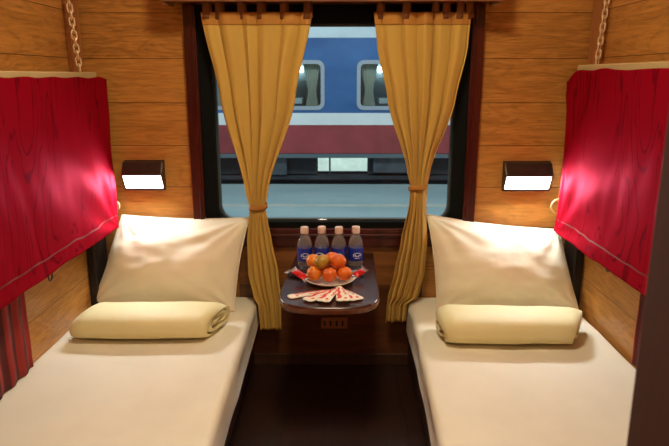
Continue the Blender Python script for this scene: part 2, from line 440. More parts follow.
# ------------------------------------------------------------------ berths
def berth(sgn, xi_b, xi_f, wall, label_b, label_m, seed):
    """sgn: -1 left, +1 right. xi_*: aisle edge of the mattress at back / front"""
    xw = wall
    lo, hi = sorted((xw, xi_f - .0 + sgn * .04))
    base = empty('berth_bench', ((lo + hi) / 2, 1.5, 0)); B0 = base.location.copy()
    for nm, b in (('panel', (lo, hi, .53, YB, .02, .165)), ('plinth', (lo + .0, hi, .53, YB, 0, .02))):
        if nm == 'plinth': b = (lo if sgn < 0 else lo + .04, hi - .04 if sgn < 0 else hi, .55, YB - .02, 0, .02)
        o = boxo('berth_' + nm, b, M_dkwood, base, bevel=.003); o.location = -B0
    tag(base, label_b, 'berth base', 'berth bases')
    m = empty('berth_mattress', ((lo + hi) / 2, 1.5, .2)); O = m.location.copy()
    # section across: wall side up, across the top, rounded edge, down the aisle side
    prof = [(0, .205), (0, .30), (.012, .314)] + [(.012 + (1 - .012) * t, .318) for t in [i / 22 for i in range(1, 22)]]
    def sec(t, y):
        xi = xi_b + (xi_f - xi_b) * (YB - y) / 1.1
        W = abs(xi - xw); n = len(prof)
        r = .022
        L = [.09, W - r, r * 1.5, .098]
        tot = sum(L); d = t * tot
        if d < L[0]: q = (0, .225 + d)
        elif d < L[0] + L[1]: q = (d - L[0], .315)
        elif d < L[0] + L[1] + L[2]:
            a = (d - L[0] - L[1]) / L[2] * PI / 2; q = (W - r + r * math.sin(a), .315 - r + r * math.cos(a))
        else:
            e = d - L[0] - L[1] - L[2]; q = (W + .010 * math.sin(e * 28) * nz(y * 5, seed, 1) + .06 * e * nz(y * 3, seed, 8), .315 - r - e)
        return q
    def f(u, v):
        y = .545 + (YB - .012 - .545) * v
        q, z = sec(u, y)
        x = xw - sgn * q
        top = z > .31
        wob = .0035 * nz(x * 3, y * 2.2, seed) + .0016 * nz(x * 9, y * 5, seed + 3)
        # long soft drag lines across the sheet
        wob += .0018 * math.sin((y * 9 + sgn * x * 5 + 1.4 * nz(x * 2, y * 2, seed + 5)) * 2.2) * max(0, nz(x * 2, y * 2, seed + 9) + .25)
        if z < .226 and u > .5: z += .022 * nz(y * 4, seed + 2) - .004
        if top: z += wob
        else: x -= sgn * wob * .8
        e = min(1, (y - .545) / .02)
        z = .315 - (.315 - z) if e >= 1 else z - .018 * (1 - e) ** 2
        return Vector((x, y, z)) - O
    bm = bmesh.new(); vs = grid(bm, f, 90, 120)
    bm.faces.new([v[0] for v in vs]); bm.faces.new([v[-1] for v in vs])
    build('fitted_sheet', bm, M_sheet, m, auto=1.0)
    o = boxo('mattress_core', (min(lo, xw) + .012 if sgn < 0 else min(xi_b, xi_f) + .03, (max(xi_b, xi_f) - .03) if sgn < 0 else hi - .012, .56, YB - .02, .165, .29), M_sheet, m); o.location = -O
    tag(m, label_m, 'mattress', 'berth mattresses')
berth(-1, -.342, -.330, XL + .002, 'dark wooden base under the left berth', 'mattress in cream fitted sheet on the left berth', 3.3)
berth(1, .302, .266, XR - .018, 'dark wooden base under the right berth', 'mattress in cream fitted sheet on the right berth', 11.7)

# ------------------------------------------------------------------ pillows
def pillow(label, bl, br, tl, tr, T, seed):
    """corner points of the mid plane: bottom left/right, top left/right"""
    BL, BR, TL, TR = map(Vector, (bl, br, tl, tr))
    c = (BL + BR + TL + TR) / 4; base = (BL + BR) / 2
    root = empty('pillow', base)
    nrm = (BR - BL).cross(TL - BL).normalized()              # towards the aisle viewer
    if nrm.y > 0: nrm = -nrm
    def P(u, v):
        pu = u * (1 - .035 * (1 - v * v)); pv = v * (1 - .055 * (1 - u * u))
        s, t = (pu + 1) / 2, (pv + 1) / 2
        p = BL * (1 - s) * (1 - t) + BR * s * (1 - t) + TL * (1 - s) * t + TR * s * t
        p += nrm * (-.02 * (v + .1) ** 2 + .006 * nz(u * 2, v * 2, seed))
        return p
    def th(u, v):
        k = max(0, (1 - abs(u) ** 2.6)) ** .55 * max(0, (1 - abs(v) ** 2.4)) ** .6
        k *= 1 + .25 * (-v) * .6
        wr = 0
        for cx, cy in ((-1, 1), (1, 1), (-1, -1), (1, -1)):   # creases running out of the corners
            d = math.hypot(u - cx, v - cy); a = math.atan2(v - cy, u - cx)
            wr += .006 * math.sin(a * 14 + seed + 3 * nz(u, v, seed)) * math.exp(-d * 1.5) * min(1, d * 2.5)
        wr += .008 * nz(u * 1.6 + v * 1.0, v * 2.2 - u, seed + 4) + .0022 * nz(u * 5, v * 6, seed)
        return T * k + wr * min(1, k * 1.8)
    bm = bmesh.new(); n = 72
    F = {}
    for side in (1, -1):
        for i in range(n + 1):
            for j in range(n + 1):
                edge = i in (0, n) or j in (0, n)
                if side == -1 and edge: F[(-1, i, j)] = F[(1, i, j)]; continue
                u = math.sin(PI / 2 * (2 * i / n - 1)); v = math.sin(PI / 2 * (2 * j / n - 1))
                u = .6 * u + .4 * (2 * i / n - 1); v = .6 * v + .4 * (2 * j / n - 1)
                p = P(u, v)
                t = 0 if edge else th(u, v) * (1 if side == 1 else .55)
                p = p + nrm * t * side
                p.y = min(p.y, YB - .006); p.z = max(p.z, .322)
                p.x = max(min(p.x, XR - .02), XL + .006)
                F[(side, i, j)] = bm.verts.new(p - base)
        for i in range(n):
            for j in range(n):
                q = [F[(side, i, j)], F[(side, i + 1, j)], F[(side, i + 1, j + 1)], F[(side, i, j + 1)]]
                bm.faces.new(q if side == 1 else q[::-1])
    build('pillowcase', bm, M_pillow, root, smooth=True)
    bm = bmesh.new(); pts = []
    for k in range(160):
        s = k / 40; e = int(s); w = (s - e) * 2 - 1
        u, v = ((w, -1), (1, w), (-w, 1), (-1, -w))[e]
        p = P(u, v); p.y = min(p.y, YB - .008); p.z = max(p.z, .323); p.x = max(min(p.x, XR - .022), XL + .008); pts.append(p - base)
    tube(bm, pts, .0028, 6, closed=True)
    build('piping', bm, M_pillow, root, smooth=True)
    tag(root, label, 'pillow', 'ivory pillows')
pillow('plump ivory pillow leaning on the back wall under the left reading lamp',
       (-1.0, 2.335, .335), (-.415, 2.28, .322), (-.895, 2.435, .685), (-.368, 2.435, .675), .078, 1.3)
pillow('plump ivory pillow leaning on the back wall under the right reading lamp',
       (.395, 2.275, .325), (.955, 2.26, .335), (.366, 2.435, .692), (.915, 2.435, .628), .078, 8.1)

# ------------------------------------------------------------------ folded quilts
def quilt(label, x0, x1, y0, h, dy, seed, open_right, skew, z0=.319, shear=.45):
    cx = (x0 + x1) / 2
    root = empty('folded_quilt', (cx, y0 + dy / 2, z0))
    turns = 2.6; n = 150; a = dy / 2; b = h / 2
    def curve(t, off, x):
        ang = -PI / 2 - t * turns * 2 * PI
        s = 1 - .80 * t + off
        q = 2.8
        c, sn = math.cos(ang), math.sin(ang)
        k = (abs(c) ** q + abs(sn) ** q) ** (-1 / q)
        return c * k * s * a, sn * k * s * b
    def P(t, off, v):
        x = x0 + (x1 - x0) * v
        e0 = min(1, v / .10); e1 = min(1, (1 - v) / .09)
        e = (1 - (1 - e0) ** 2) * .28 + .72; f = (1 - (1 - e1) ** 2) * .16 + .84
        sc = min(e, f)
        yy, zz = curve(t, off, x)
        bulge = 1 + .06 * nz(x * 5, seed, t * 2) + .03 * nz(x * 14, seed, t * 3)
        yy *= bulge * sc ** .5; zz *= bulge * sc
        layer = t * turns
        x += (.035 * nz(layer * 2.3, seed, 3) - .004 * t) * ((v - .5) * 2) 
        sk = skew * (v - .5)
        x += shear * yy * v ** 8
        xx = x - cx; 
        return Vector((xx, yy + sk + .008 * nz(x * 3, seed), max(.0, zz + b * (sc * .9 + .1)) ))
    bm = bmesh.new(); nx = 44
    O = [[bm.verts.new(P(i / n, 0, j / nx)) for j in range(nx + 1)] for i in range(n + 1)]
    gap = .80 / turns * .55
    I = [[bm.verts.new(P(i / n, -gap, j / nx)) for j in range(nx + 1)] for i in range(n + 1)]
    for i in range(n):
        for j in range(nx):
            bm.faces.new((O[i][j], O[i + 1][j], O[i + 1][j + 1], O[i][j + 1]))
            bm.faces.new((I[i][j], I[i][j + 1], I[i + 1][j + 1], I[i + 1][j]))
        for j in (0, nx): bm.faces.new((O[i][j], I[i][j], I[i + 1][j], O[i + 1][j]))
    for i in (0, n):
        for j in range(nx): bm.faces.new((O[i][j], O[i][j + 1], I[i][j + 1], I[i][j]))
    o = build('folded_quilt_cloth', bm, M_quilt, root, auto=1.1)
    tag(root, label, 'quilt', 'rolled quilts')
quilt('pale yellow rolled quilt lying in front of the left pillow', -.935, -.440, 1.975, .106, .245, 2.2, True, .0)
quilt('pale yellow rolled quilt lying in front of the right pillow', .365, .868, 1.935, .110, .245, 9.4, True, -.02)

# ------------------------------------------------------------------ folded-up upper bunks and their red covers
def chainlinks(root, top, bot, O):
    top, bot = Vector(top), Vector(bot); L = (bot - top).length; pitch = .0235; n = int(math.ceil(L / pitch)); top = bot + (top - bot).normalized() * n * pitch
    bm = bmesh.new(); pts = []
    for k in range(20):
        a = 2 * PI * k / 20; pts.append((.0088 * math.cos(a), 0, .0085 * math.sin(a) + (.0075 if math.sin(a) > 0 else -.0075)))
    tube(bm, pts, .0032, 6, closed=True)
    proto = None
    d = (bot - top).normalized()
    q = Vector((0, 0, -1)).rotation_difference(d)
    for i in range(n):
        if proto is None: o = build('chain_link', bm, M_chain, root, smooth=True); proto = o
        else: o = proto.copy(); COL.objects.link(o); o.parent = root
        o.location = top + d * pitch * (i + .5) - O
        o.rotation_mode = 'QUATERNION'
        o.rotation_quaternion = q @ Matrix.Rotation(math.radians(38 if i % 2 else -52), 3, 'Z').to_quaternion()
def bunk(s, face, ztop, label, lab_c, lab_ch, y1, wall):
    lo, hi = sorted((face, wall))
    root = empty('upper_bunk', ((lo + hi) / 2, 1.5, .66)); O = root.location.copy()
    bx = (lo, hi - .0) if s < 0 else (lo, hi)
    a0, a1 = (wall + .012, face) if s < 0 else (face, wall - .016)
    a0, a1 = min(a0, a1), max(a0, a1)
    boxo('bunk_board', (a0, a1, .56, y1, .665, ztop), M_beige, root, bevel=.004).location = -O
    u = (a0 + .01, a1 - .012) 
    boxo('bunk_frame', (*u, .57, y1 - .01, .645, .665), M_under, root, bevel=.003).location = -O
    for yy, zz in ((1.85 if s < 0 else 1.955, .618), (1.05, .618)):  # small rings hanging below the lower edge
        bm = bmesh.new(); tube(bm, [(face - s * -.004, yy + .013 * math.cos(a), zz + .017 * math.sin(a)) for a in [2 * PI * k / 16 for k in range(16)]], .0028, 6, closed=True)
        build('latch_ring', bm, plain('dark steel ring', (.10, .09, .09), .3, Metallic=.9), root, smooth=True).location = -O
    bm = bmesh.new()                                            # curved brass rail at the window end
    xx = face + s * -.004
    dx = -s * (.006 if s < 0 else .012)
    tube(bm, [(face - s * (-.004 + (.036 if s > 0 else .026) * math.sin(a)), 2.434, .722 + (.032 if s > 0 else .022) * math.cos(a)) for a in [PI * k / 12 for k in range(13)]] + [(face + s * .004, y1 - .01, .722 - (.032 if s > 0 else .022))], .0032, 7)
    build('end_handle', bm, M_beige, root, smooth=True).location = -O
    tag(root, label, 'bunk', 'folded-up upper bunks')
    ch = empty('support_chain', (face, 2.32, ztop)); C0 = ch.location.copy()
    chainlinks(ch, (s * (.994 if s > 0 else 1.004) * 1.0, 2.32, 1.98), (s * (.950 if s > 0 else .955), 2.32, ztop + .002), C0)
    boxo('hook_plate', ((wall, wall - s * .012) if s > 0 else (wall, wall + .012)) and ((min(wall, wall - s * .016), max(wall, wall - s * .016), 2.30, 2.34, 1.95, 2.02)), M_brass, ch, bevel=.003).location = -C0
    tag(ch, lab_ch, 'chain', 'bunk support chains')
    # cover cloth
    cov = empty('bunk_cover', (face, 1.5, .63)); K = cov.location.copy()
    yb = 2.425; yf = .60
    def f(u, v, off=0):                                         # u: window end -> door end, v: top -> bottom
        y = yb + (yf - yb) * u
        zt = ztop - (.017 if s < 0 else .020); zb = .634 if s < 0 else .622
        z = zt + (zb - zt) * v
        endk = math.exp(-(u / .03) ** 2)
        z += .012 * nz(y * 6, s, 2) * (1 - v) ** 3 - .012 * endk * (1 - v) * (1 if s < 0 else 3)
        z += .006 * nz(y * 7, s * 3, 9) * v ** 4
        w = .008 * nz(y * 7, z * 1.2, s * 5) + .006 * nz(y * 14 + z * 5, z * 3, s * 7)
        # drag folds fanning out of the lower window-end corner and hanging from the top hem
        d = math.hypot((yb - y), (z - zb) * .9); a = math.atan2(z - zb, yb - y + 1e-4)
        w += .015 * math.sin(a * 13 + s + 2.5 * nz(y * 2, z * 2, 3)) * math.exp(-d * 2.1) * min(1, d * 5)
        w += .005 * math.sin(y * 30 + 3 * nz(y * 3, z * 1.5, s)) * math.exp(-v * 3.0) * min(1, v * 8 + .2)
        w += .009 * math.sin(y * 21 + z * 7 + 2 * nz(y, z, 2)) * max(0, nz(y * 1.7, z * 1.3, s * 11) + .15) * 1.5
        w *= .5 * (.35 + .65 * min(1, v * 5))
        x = .016 + max(-.012, w) + off
        if s > 0: y -= .030 * endk * math.sin(v * PI) ** .5 + (.018 * math.exp(-((v - .5) / .25) ** 2)) * endk
        else: y -= .012 * endk * math.sin(v * PI * .9)
        if s > 0 and u < .03: y += .012 * math.exp(-((v - .09) / .05) ** 2) + .010 * math.exp(-((v - 1) / .1) ** 2)
        return Vector((face - s * x * 1.0 if s > 0 else face + x, y, z)) - K
    bm = bmesh.new(); grid(bm, f, 260, 90)
    o = build('cover_cloth', bm, M_red, cov, smooth=True); solid(o, .0015)
    bm = bmesh.new(); grid(bm, lambda u, v: f(u, .905 + .012 * nz(u * 20, s) + .008 * v, .0009), 260, 2)
    build('hem_fold', bm, M_redhem, cov, smooth=True)
    tag(cov, lab_c, 'bunk cover', 'red bunk covers')
bunk(-1, -.915, 1.252, 'beige-edged upper bunk folded up against the left wall', 'shiny red woven cloth hanging over the folded-up bunk on the left wall', 'brass-coloured chain holding up the left upper bunk', 2.375, XL)
bunk(1, .900, 1.278, 'beige-edged upper bunk folded up against the right wall', 'shiny red woven cloth hanging over the folded-up bunk on the right wall', 'brass-coloured chain holding up the right upper bunk', 2.375, XR)

# striped privacy curtains gathered on the side walls
for s, wall, ya, yb_, lab in ((-1, XL, 1.30, 1.81, 'dark red striped curtain hanging below the left bunk'), (1, XR, 1.25, 1.84, 'dark red striped curtain hanging below the right bunk')):
    root = empty('striped_curtain', (wall - s * .02, (ya + yb_) / 2, .33)); O = root.location.copy()
    bm = bmesh.new()
    grid(bm, lambda u, v: Vector((wall - s * (.022 + .005 * math.sin(u * 2 * PI * 7 + nz(u * 4, v, s)) + .003 * nz(u * 9, v * 4)), ya + (yb_ - ya) * u + .004 * nz(v * 3, u * 5), .322 + .312 * v)) - O, 140, 12)
    solid(build('hanging_cloth', bm, M_stripe, root, smooth=True), .002)
    bm = bmesh.new(); tube(bm, [Vector((wall - s * .022, y, .637)) - O for y in (ya - .01, yb_)], .005, 8)
    build('hanging_rail', bm, M_dkwood, root, auto=.8)
    tag(root, lab, 'curtain', 'striped curtains under the bunks')

# ------------------------------------------------------------------ reading lamps
def lamp(x0, x1, z0, z1, label, flip):
    cx, cz = (x0 + x1) / 2, (z0 + z1) / 2; w = (x1 - x0) / 2; h = (z1 - z0) / 2
    root = empty('reading_lamp', (cx, YB, cz))
    # profile in (y, z): back plate, sloped hood down to the ridge, underside back to the wall
    zr = .008
    boxo('back_plate', (-w, w, -.012, 0, -h, h), M_lamp, root, bevel=.003)
    bm = bmesh.new()
    prism(bm, [(-.010, h - .002), (-.030, h - .006), (-.056, zr + .004), (-.056, zr - .004), (-.050, zr - .003), (-.026, h - .014), (-.010, h - .012)],
          lambda p: (-w + .003, p[0], p[1]), lambda p: (w - .003, p[0], p[1]))
    build('hood', bm, M_lamp, root, bevel=.0015)
    for sx in (-1, 1):
        bm = bmesh.new()
        prism(bm, [(-.010, h - .003), (-.028, h - .007), (-.056, zr), (-.022, -h + .004), (-.010, -h + .002)],
              lambda p: (sx * (w - .001), p[0], p[1]), lambda p: (sx * (w - .007), p[0], p[1]))
        build('side_cheek', bm, M_lamp, root, bevel=.001)
    bm = bmesh.new()
    prism(bm, [(-.022, -h + .002), (-.024, -h + .012), (-.010, -h + .012), (-.010, -h + .002)], lambda p: (-w + .003, p[0], p[1]), lambda p: (w - .003, p[0], p[1]))
    build('lower_rim', bm, M_lamp, root, bevel=.001)
    bm = bmesh.new()
    prism(bm, [(-.049, zr - .005), (-.044, zr - .005), (-.016, -h + .013), (-.021, -h + .013)], lambda p: (-w + .008, p[0], p[1]), lambda p: (w - .008, p[0], p[1]))
    build('diffuser', bm, M_tube, root)
    tag(root, label, 'reading lamp', 'wall reading lamps')
lamp(-.873, -.708, .781, .905, 'lit dark bronze reading lamp on the wall above the left pillow', 1)
lamp(.672, .864, .778, .902, 'lit dark bronze reading lamp on the wall above the right pillow', -1)

# ------------------------------------------------------------------ table
tb = empty('folding_table', (-.015, YB, .52)); T0 = tb.location.copy()
poly = [(-.172, YB - .004), (.150, YB - .004)]
pr = []
for k in range(0, 25):
    a = -PI * k / 24 * 1.0
    c, s_ = math.cos(a), math.sin(a); q = 3.2
    kk = (abs(c) ** q + abs(s_) ** q) ** (-1 / q)
    pr.append((-.029 + .171 * c * kk, 2.02 + .185 * s_ * kk))
poly = [(-.172, YB - .004), (-.200, 2.02)] + pr[::-1][1:-1] + [(.142, 2.02), (.150, YB - .004)]
bm = bmesh.new(); prism(bm, poly, lambda p: (p[0], p[1], .488), lambda p: (p[0], p[1], .516))
o = build('table_top', bm, M_table, tb, bevel=.006, seg=3); o.location = -T0
cxm, cym = -.02, 2.15
ins = [((p[0] - cxm) * 1.006 + cxm, p[1] if p[1] > 2.4 else (p[1] - cym) * 1.008 + cym) for p in poly]
bm = bmesh.new(); prism(bm, ins, lambda p: (p[0], p[1], .492), lambda p: (p[0], p[1], .510))
o = build('edge_band', bm, M_tedge, tb, bevel=.003); o.location = -T0
for bx_ in (-.125, .085):
    bm = bmesh.new(); prism(bm, [(YB - .012, .488), (2.20, .488), (2.21, .478), (YB - .012, .40)], lambda p: (bx_, p[0], p[1]), lambda p: (bx_ + .018, p[0], p[1]))
    o = build('table_bracket', bm, M_dkwood, tb, bevel=.003); o.location = -T0
o = boxo('hinge_rail', (-.16, .13, YB - .035, YB - .011, .462, .488), M_dkwood, tb, bevel=.003); o.location = -T0
tag(tb, 'glossy dark wood fold-down table with rounded front under the window', 'table')
ol = empty('wall_outlet', (-.015, YB - .0102, .20))
boxo('cover_plate', (-.058, .058, -.012, 0, -.026, .026), M_outlet, ol, bevel=.004)
for k in range(4):
    boxo('socket', [(-.046 + k * .026, -.038 + k * .026, -.0135, -.012, -.012, .012)], M_slot, ol)
tag(ol, 'small brown power outlet plate on the wall below the table', 'outlet')

# ------------------------------------------------------------------ water bottles
def bottle():
    root = empty('water_bottle', (0, 0, 0))
    bm = bmesh.new()
    prof = [(0, .003), (.018, .0), (.026, .003), (.0285, .012), (.0285, .088), (.0280, .096), (.0255, .106), (.021, .117), (.0155, .126), (.0128, .131), (.0125, .140), (0, .140)]
    lathe(bm, prof, 28); build('bottle_body', bm, M_water, root, auto=1.2)
    bm = bmesh.new(); lathe(bm, [(.0290, .030), (.0293, .031), (.0293, .079), (.0290, .080), (.0287, .08), (.0287, .03), (.0290, .030)], 28)
    lb = build('bottle_label', bm, M_label, root, smooth=False, auto=.8)
    # pale oval emblem with a swirl on the label, facing the aisle
    bm = bmesh.new()
    def arc(rx, rz, t, a0, a1, cz):
        n = 18; A = []
        for k in range(n + 1):
            a = a0 + (a1 - a0) * k / n
            for rr in (1, 1 - t):
                X = rx * rr * math.cos(a); Z = cz + rz * rr * math.sin(a)
                th = X / .0293; A.append(bm.verts.new((.0296 * math.sin(th), -.0296 * math.cos(th), Z)))
        for k in range(n): bm.faces.new((A[2 * k], A[2 * k + 1], A[2 * k + 3], A[2 * k + 2]))
    arc(.017, .011, .22, -.4, PI * 1.15, .052); arc(.010, .006, .45, PI * .9, PI * 2.1, .053); arc(.013, .004, .6, PI * 1.1, PI * 1.9, .044)
    build('label_emblem', bm, M_white, root)
    bm = bmesh.new(); lathe(bm, [(0, .135), (.0155, .135), (.0160, .137), (.0160, .155), (.0150, .160), (0, .1605)], 28)
    build('bottle_cap', bm, M_cap, root, auto=.7)
    return root
b0 = bottle()
for i, (x, r, lab) in enumerate(((-.128, .1, 'blue-labelled water bottle nearest the left window curtain, first of four in the row'),
                              (-.062, -.25, 'blue-labelled water bottle second from the left in the row of four'),
                              (.004, -.1, 'blue-labelled water bottle third from the left in the row of four'),
                              (.069, .2, 'blue-labelled water bottle at the right end of the row of four'))):
    o = b0 if i == 0 else copytree(b0)
    o.location = (x, 2.268 + .006 * (i % 2), .516); o.rotation_euler.z = r
    tag(o, lab, 'bottle', 'water bottles on the table')

# ------------------------------------------------------------------ plate of mandarins
PX, PY = -.029, 2.088
pl = empty('fruit_plate', (PX, PY, .516))
bm = bmesh.new(); lathe(bm, [(0, .004), (.045, .004), (.060, .007), (.080, .015), (.0905, .020), (.0915, .0185), (.082, .0115), (.062, .002), (.048, 0), (0, 0)], 40)
build('dish', bm, M_plate, pl, smooth=True)
tag(pl, 'cream round plate under the pile of mandarins on the table', 'plate')
R = .0265
fr = [(-.084, 2.052, 0, 0, 'orange mandarin at the left of the front row on the plate'), (-.029, 2.038, 0, 1, 'orange mandarin at the middle of the front row on the plate'), (.024, 2.052, 0, 1, 'orange mandarin at the right of the front row on the plate'),
      (-.056, 2.070, 1, 2, 'greenish mandarin on top of the pile'), (.002, 2.074, 1, 1, 'deep orange mandarin on top of the pile, right of the greenish one'),
      (-.086, 2.108, 2, 0, 'orange mandarin at the back left of the pile, behind the greenish one'), (-.020, 2.118, 2, 1, 'orange mandarin at the back centre of the pile, right behind the greenish one'),
      (-.056, 2.118, -1, 0, 'mandarin buried at the back of the plate under the pile'), (.000, 2.122, -1, 1, 'mandarin buried at the back of the plate under the pile'), (-.022, 2.082, -2, 0, '')]
for i, (x, y, lv, mi, lab) in enumerate(fr):
    if lv == -2: continue
    r = R * (1.06 if lv > 0 else 1)
    z = .516 + .013 + r if lv in (0, -1) else (.598 if lv == 1 else .594)
    if lv == 0: z += .004
    if i == 5: z = .588
    root = empty('mandarin', (x, y, z)); root.rotation_euler = (random.uniform(-.9, .1), random.uniform(-.5, .5), random.uniform(0, 6))
    bm = bmesh.new(); bmesh.ops.create_icosphere(bm, subdivisions=4, radius=1)
    for v in bm.verts:
        d = v.co.copy(); k = 1 + .02 * nz(d.x * 1.5 + i, d.y * 1.5, d.z * 1.5)
        pole = math.exp(-((d.x ** 2 + d.y ** 2) / .05))
        v.co = Vector((d.x * r * k, d.y * r * k, d.z * r * .90 * k - math.copysign(.08 * r * pole, d.z)))
    build('fruit_skin', bm, M_or[mi], root, smooth=True)
    bm = bmesh.new(); lathe(bm, [(0, .0015), (.0022, .001), (.003, 0), (0, -.001)], 7, (0, 0, r * .83)); build('stem_button', bm, M_stem, root)
    tag(root, lab, 'mandarin', 'mandarins on the plate')

# ------------------------------------------------------------------ foil snack packets round the plate
def packet(loc, rot, L, W, body, lab):
    root = empty('snack_packet', loc); root.rotation_euler = rot
    def f(side):
        def g(u, v):
            a, b = 2 * u - 1, 2 * v - 1
            k = max(0, 1 - abs(a) ** 3) ** .6 * max(0, 1 - abs(b) ** 2.5) ** .6
            return (a * L / 2, b * W / 2 * (1 - .08 * (1 - a * a)), .006 + side * .0075 * k + .0015 * nz(a * 4, b * 4, loc[0] * 50))
        return g
    bm = bmesh.new(); grid(bm, f(1), 16, 12); grid(bm, f(-1), 16, 12); bmesh.ops.remove_doubles(bm, verts=bm.verts, dist=1e-5)
    build('packet_body', bm, body, root, smooth=True)
    for s in (-1, 1):                                         # crimped foil ends fanning out
        bm = bmesh.new()
        grid(bm, lambda u, v: (s * (L / 2 - .002 + .016 * u), (v - .5) * W * (.8 + .35 * u), .006 + .0025 * math.sin(v * 22) * u + .001), 4, 24)
        solid(build('crimped_end', bm, M_silver, root), .0006)
    tag(root, lab, 'snack packet', 'foil snack packets')
packet((-.136, 2.090, .538), (.25, .30, -.75), .058, .030, M_pack, 'red foil snack packet with silver ends leaning on the left rim of the plate')
packet((-.158, 2.150, .521), (.05, .0, -.55), .050, .030, M_packdk, 'dark foil snack packet on the table at the far left of the plate')
packet((.076, 2.110, .538), (.30, -.30, .70), .042, .030, M_pack, 'red foil snack packet with silver ends at the right rim of the plate')
packet((.058, 2.170, .521), (.05, .0, .2), .046, .028, M_silver, 'silver foil packet behind the right rim of the plate by the bottles')

# ------------------------------------------------------------------ fanned paper napkins with red print
def leaf(o, e, w, z, lab):
    w *= 1.15
    o, e = Vector(o), Vector(e); d = e - o; L = d.length; ang = math.atan2(d.y, d.x)
    root = empty('paper_napkin', (o.x, o.y, z)); root.rotation_euler.z = ang
    def hw(t): return .5 * (w * (.28 + .72 * min(1, t * 1.15) ** .8)) * (1 if t < .93 else math.sqrt(max(.0, 1 - ((t - .93) / .08) ** 2)))
    bm = bmesh.new()
    grid(bm, lambda u, v: (L * u, (2 * v - 1) * hw(u), .0022 + .0012 * math.sin(u * 3) + .0016 * (1 - abs(2 * v - 1))), 24, 8)
    p = build('paper_sheet', bm, M_paper, root, smooth=True); solid(p, .0018)
    for (t0, t1, a, b) in ((.12, .86, -.42, -.12), (.10, .62, .22, .36)):
        bm = bmesh.new(); grid(bm, lambda u, v: (L * (t0 + (t1 - t0) * u), (a + (b - a) * v + .06 * math.sin(u * 17)) * 2 * hw(t0 + (t1 - t0) * u), .0022 + .0012 * math.sin((t0 + (t1 - t0) * u) * 3) + .0016 * (1 - abs(2 * (a + (b - a) * v))) + .0015), 16, 3)
        build('printed_band', bm, M_print, root)
    bm = bmesh.new(); lathe(bm, [(.0, .0), (w * .14, 0)], 8, (L * .84, w * .15, .0052)); build('printed_flower', bm, M_print, root)
    tag(root, lab, 'napkin', 'fanned paper napkins')
base_pt = (.003, 2.004)
leaf(base_pt, (-.166, 1.925), .034, .5165, 'long white and red paper napkin pointing furthest left in the fan')
leaf(base_pt, (-.105, 1.884), .040, .5200, 'white and red paper napkin second from the left in the fan')
leaf((.008, 2.004), (.066, 1.893), .046, .5185, 'white and red paper napkin at the right end of the fan')
leaf(base_pt, (-.052, 1.865), .042, .5235, 'white and red paper napkin in the middle of the fan')
leaf((.006, 2.004), (.020, 1.862), .042, .5265, 'white and red paper napkin second from the right in the fan')

# ------------------------------------------------------------------ ceiling light
cl = empty('ceiling_light', (0, 1.35, ZC))
bm = bmesh.new(); lathe(bm, [(0, 0), (.19, 0), (.195, -.02), (.18, -.045), (.165, -.045), (.165, -.03), (0, -.03)], 40); build('lamp_rim', bm, M_brass, cl, auto=.7)
bm = bmesh.new(); lathe(bm, [(.163, -.031), (.163, -.046), (.12, -.058), (0, -.064)], 40); build('light_diffuser', bm, M_warm, cl, smooth=True)
tag(cl, 'round warm ceiling light above the aisle', 'ceiling light')

# ------------------------------------------------------------------ outside: platform and the coach on the far track
M_conc = N('pale platform concrete'); _b = M_conc.bsdf((.4, .45, .48), .6); _c = M_conc.coords((.35, 1.2, 1))
M_conc.l(M_conc.ramp(M_conc.noise(_c, 1.1, 5, .6), [(.3, (.22, .33, .35)), (.7, (.31, .43, .44))]), _b.inputs['Base Color']); M_conc = M_conc.m
PZ = -.585
def outthing(name, b, mat, label, cat):
    o = boxo(name, b, mat); tag(o, label, cat); return o
boxo('platform', (-14, 14, 3.45, 10.4, PZ - 1.0, PZ), M_conc, kind=S)
boxo('track_bed', (-14, 14, 10.4, 15, PZ - 1.0, PZ - .75), plain('ballast', (.10, .10, .10), .9, .4, 8), kind=S)
boxo('far_platform', (-14, 14, 15, 30, PZ - 1.0, PZ - .12), plain('far platform concrete', (.72, .78, .70), .8, .2, 3), kind=S)
boxo('platform_line', (-14, 14, 8.55, 8.68, PZ, PZ + .004), plain('worn yellow line', (.40, .43, .36), .7, .1, 3), kind=S)
co = empty('railway_coach', (0, 10.6, PZ)); CY = 10.6; C0 = co.location.copy()
MB = N('blue coach paint'); _b = MB.bsdf((.03, .09, .30), .35); _c = MB.coords((.5, 1, 1))
MB.l(MB.ramp(MB.noise(_c, 2.2, 4), [(.3, (.020, .092, .27)), (.75, (.05, .17, .40))]), _b.inputs['Base Color']); MB = MB.m
MR = plain('red coach paint', (.30, .045, .05), .45, .25, 2)
MW = plain('white coach paint', (.74, .80, .80), .45, .06, 2)
MT = plain('pale upper coach paint', (.55, .68, .74), .4, .12, 2)
MG = plain('grey window surround', (.34, .40, .46), .45, .05)
MU = plain('dark undergear', (.035, .042, .052), .7, .4, 3)
MC = fabric('coach curtain cloth', (.66, .68, .60), .8, 300)
MI = plain('coach interior', (.34, .42, .42), .7, .1)
def cpart(name, b, mat, **kw):
    o = boxo(name, b, mat, co, **kw); o.location = -C0; return o
WZ0, WZ1 = .665, 1.492; PITCH = 1.66; HW = (PITCH - .546) / 2; XC0 = -.23 - HW
wins = [XC0 + PITCH * k for k in range(-4, 6)]
X0, X1 = -9, 9.5
cols = []; px = X0
for w in wins: cols.append((px, w - HW, CY, CY + .06, WZ0, WZ1)); px = w + HW
cols.append((px, X1, CY, CY + .06, WZ0, WZ1))
cpart('blue_side', [(X0, X1, CY, CY + .06, .614, WZ0), (X0, X1, CY, CY + .06, WZ1, 1.846)] + cols, MB)
cpart('white_stripe', (X0, X1, CY - .004, CY + .06, .411, .614), MW)
cpart('red_skirt', (X0, X1, CY - .002, CY + .06, -.078, .411), MR)
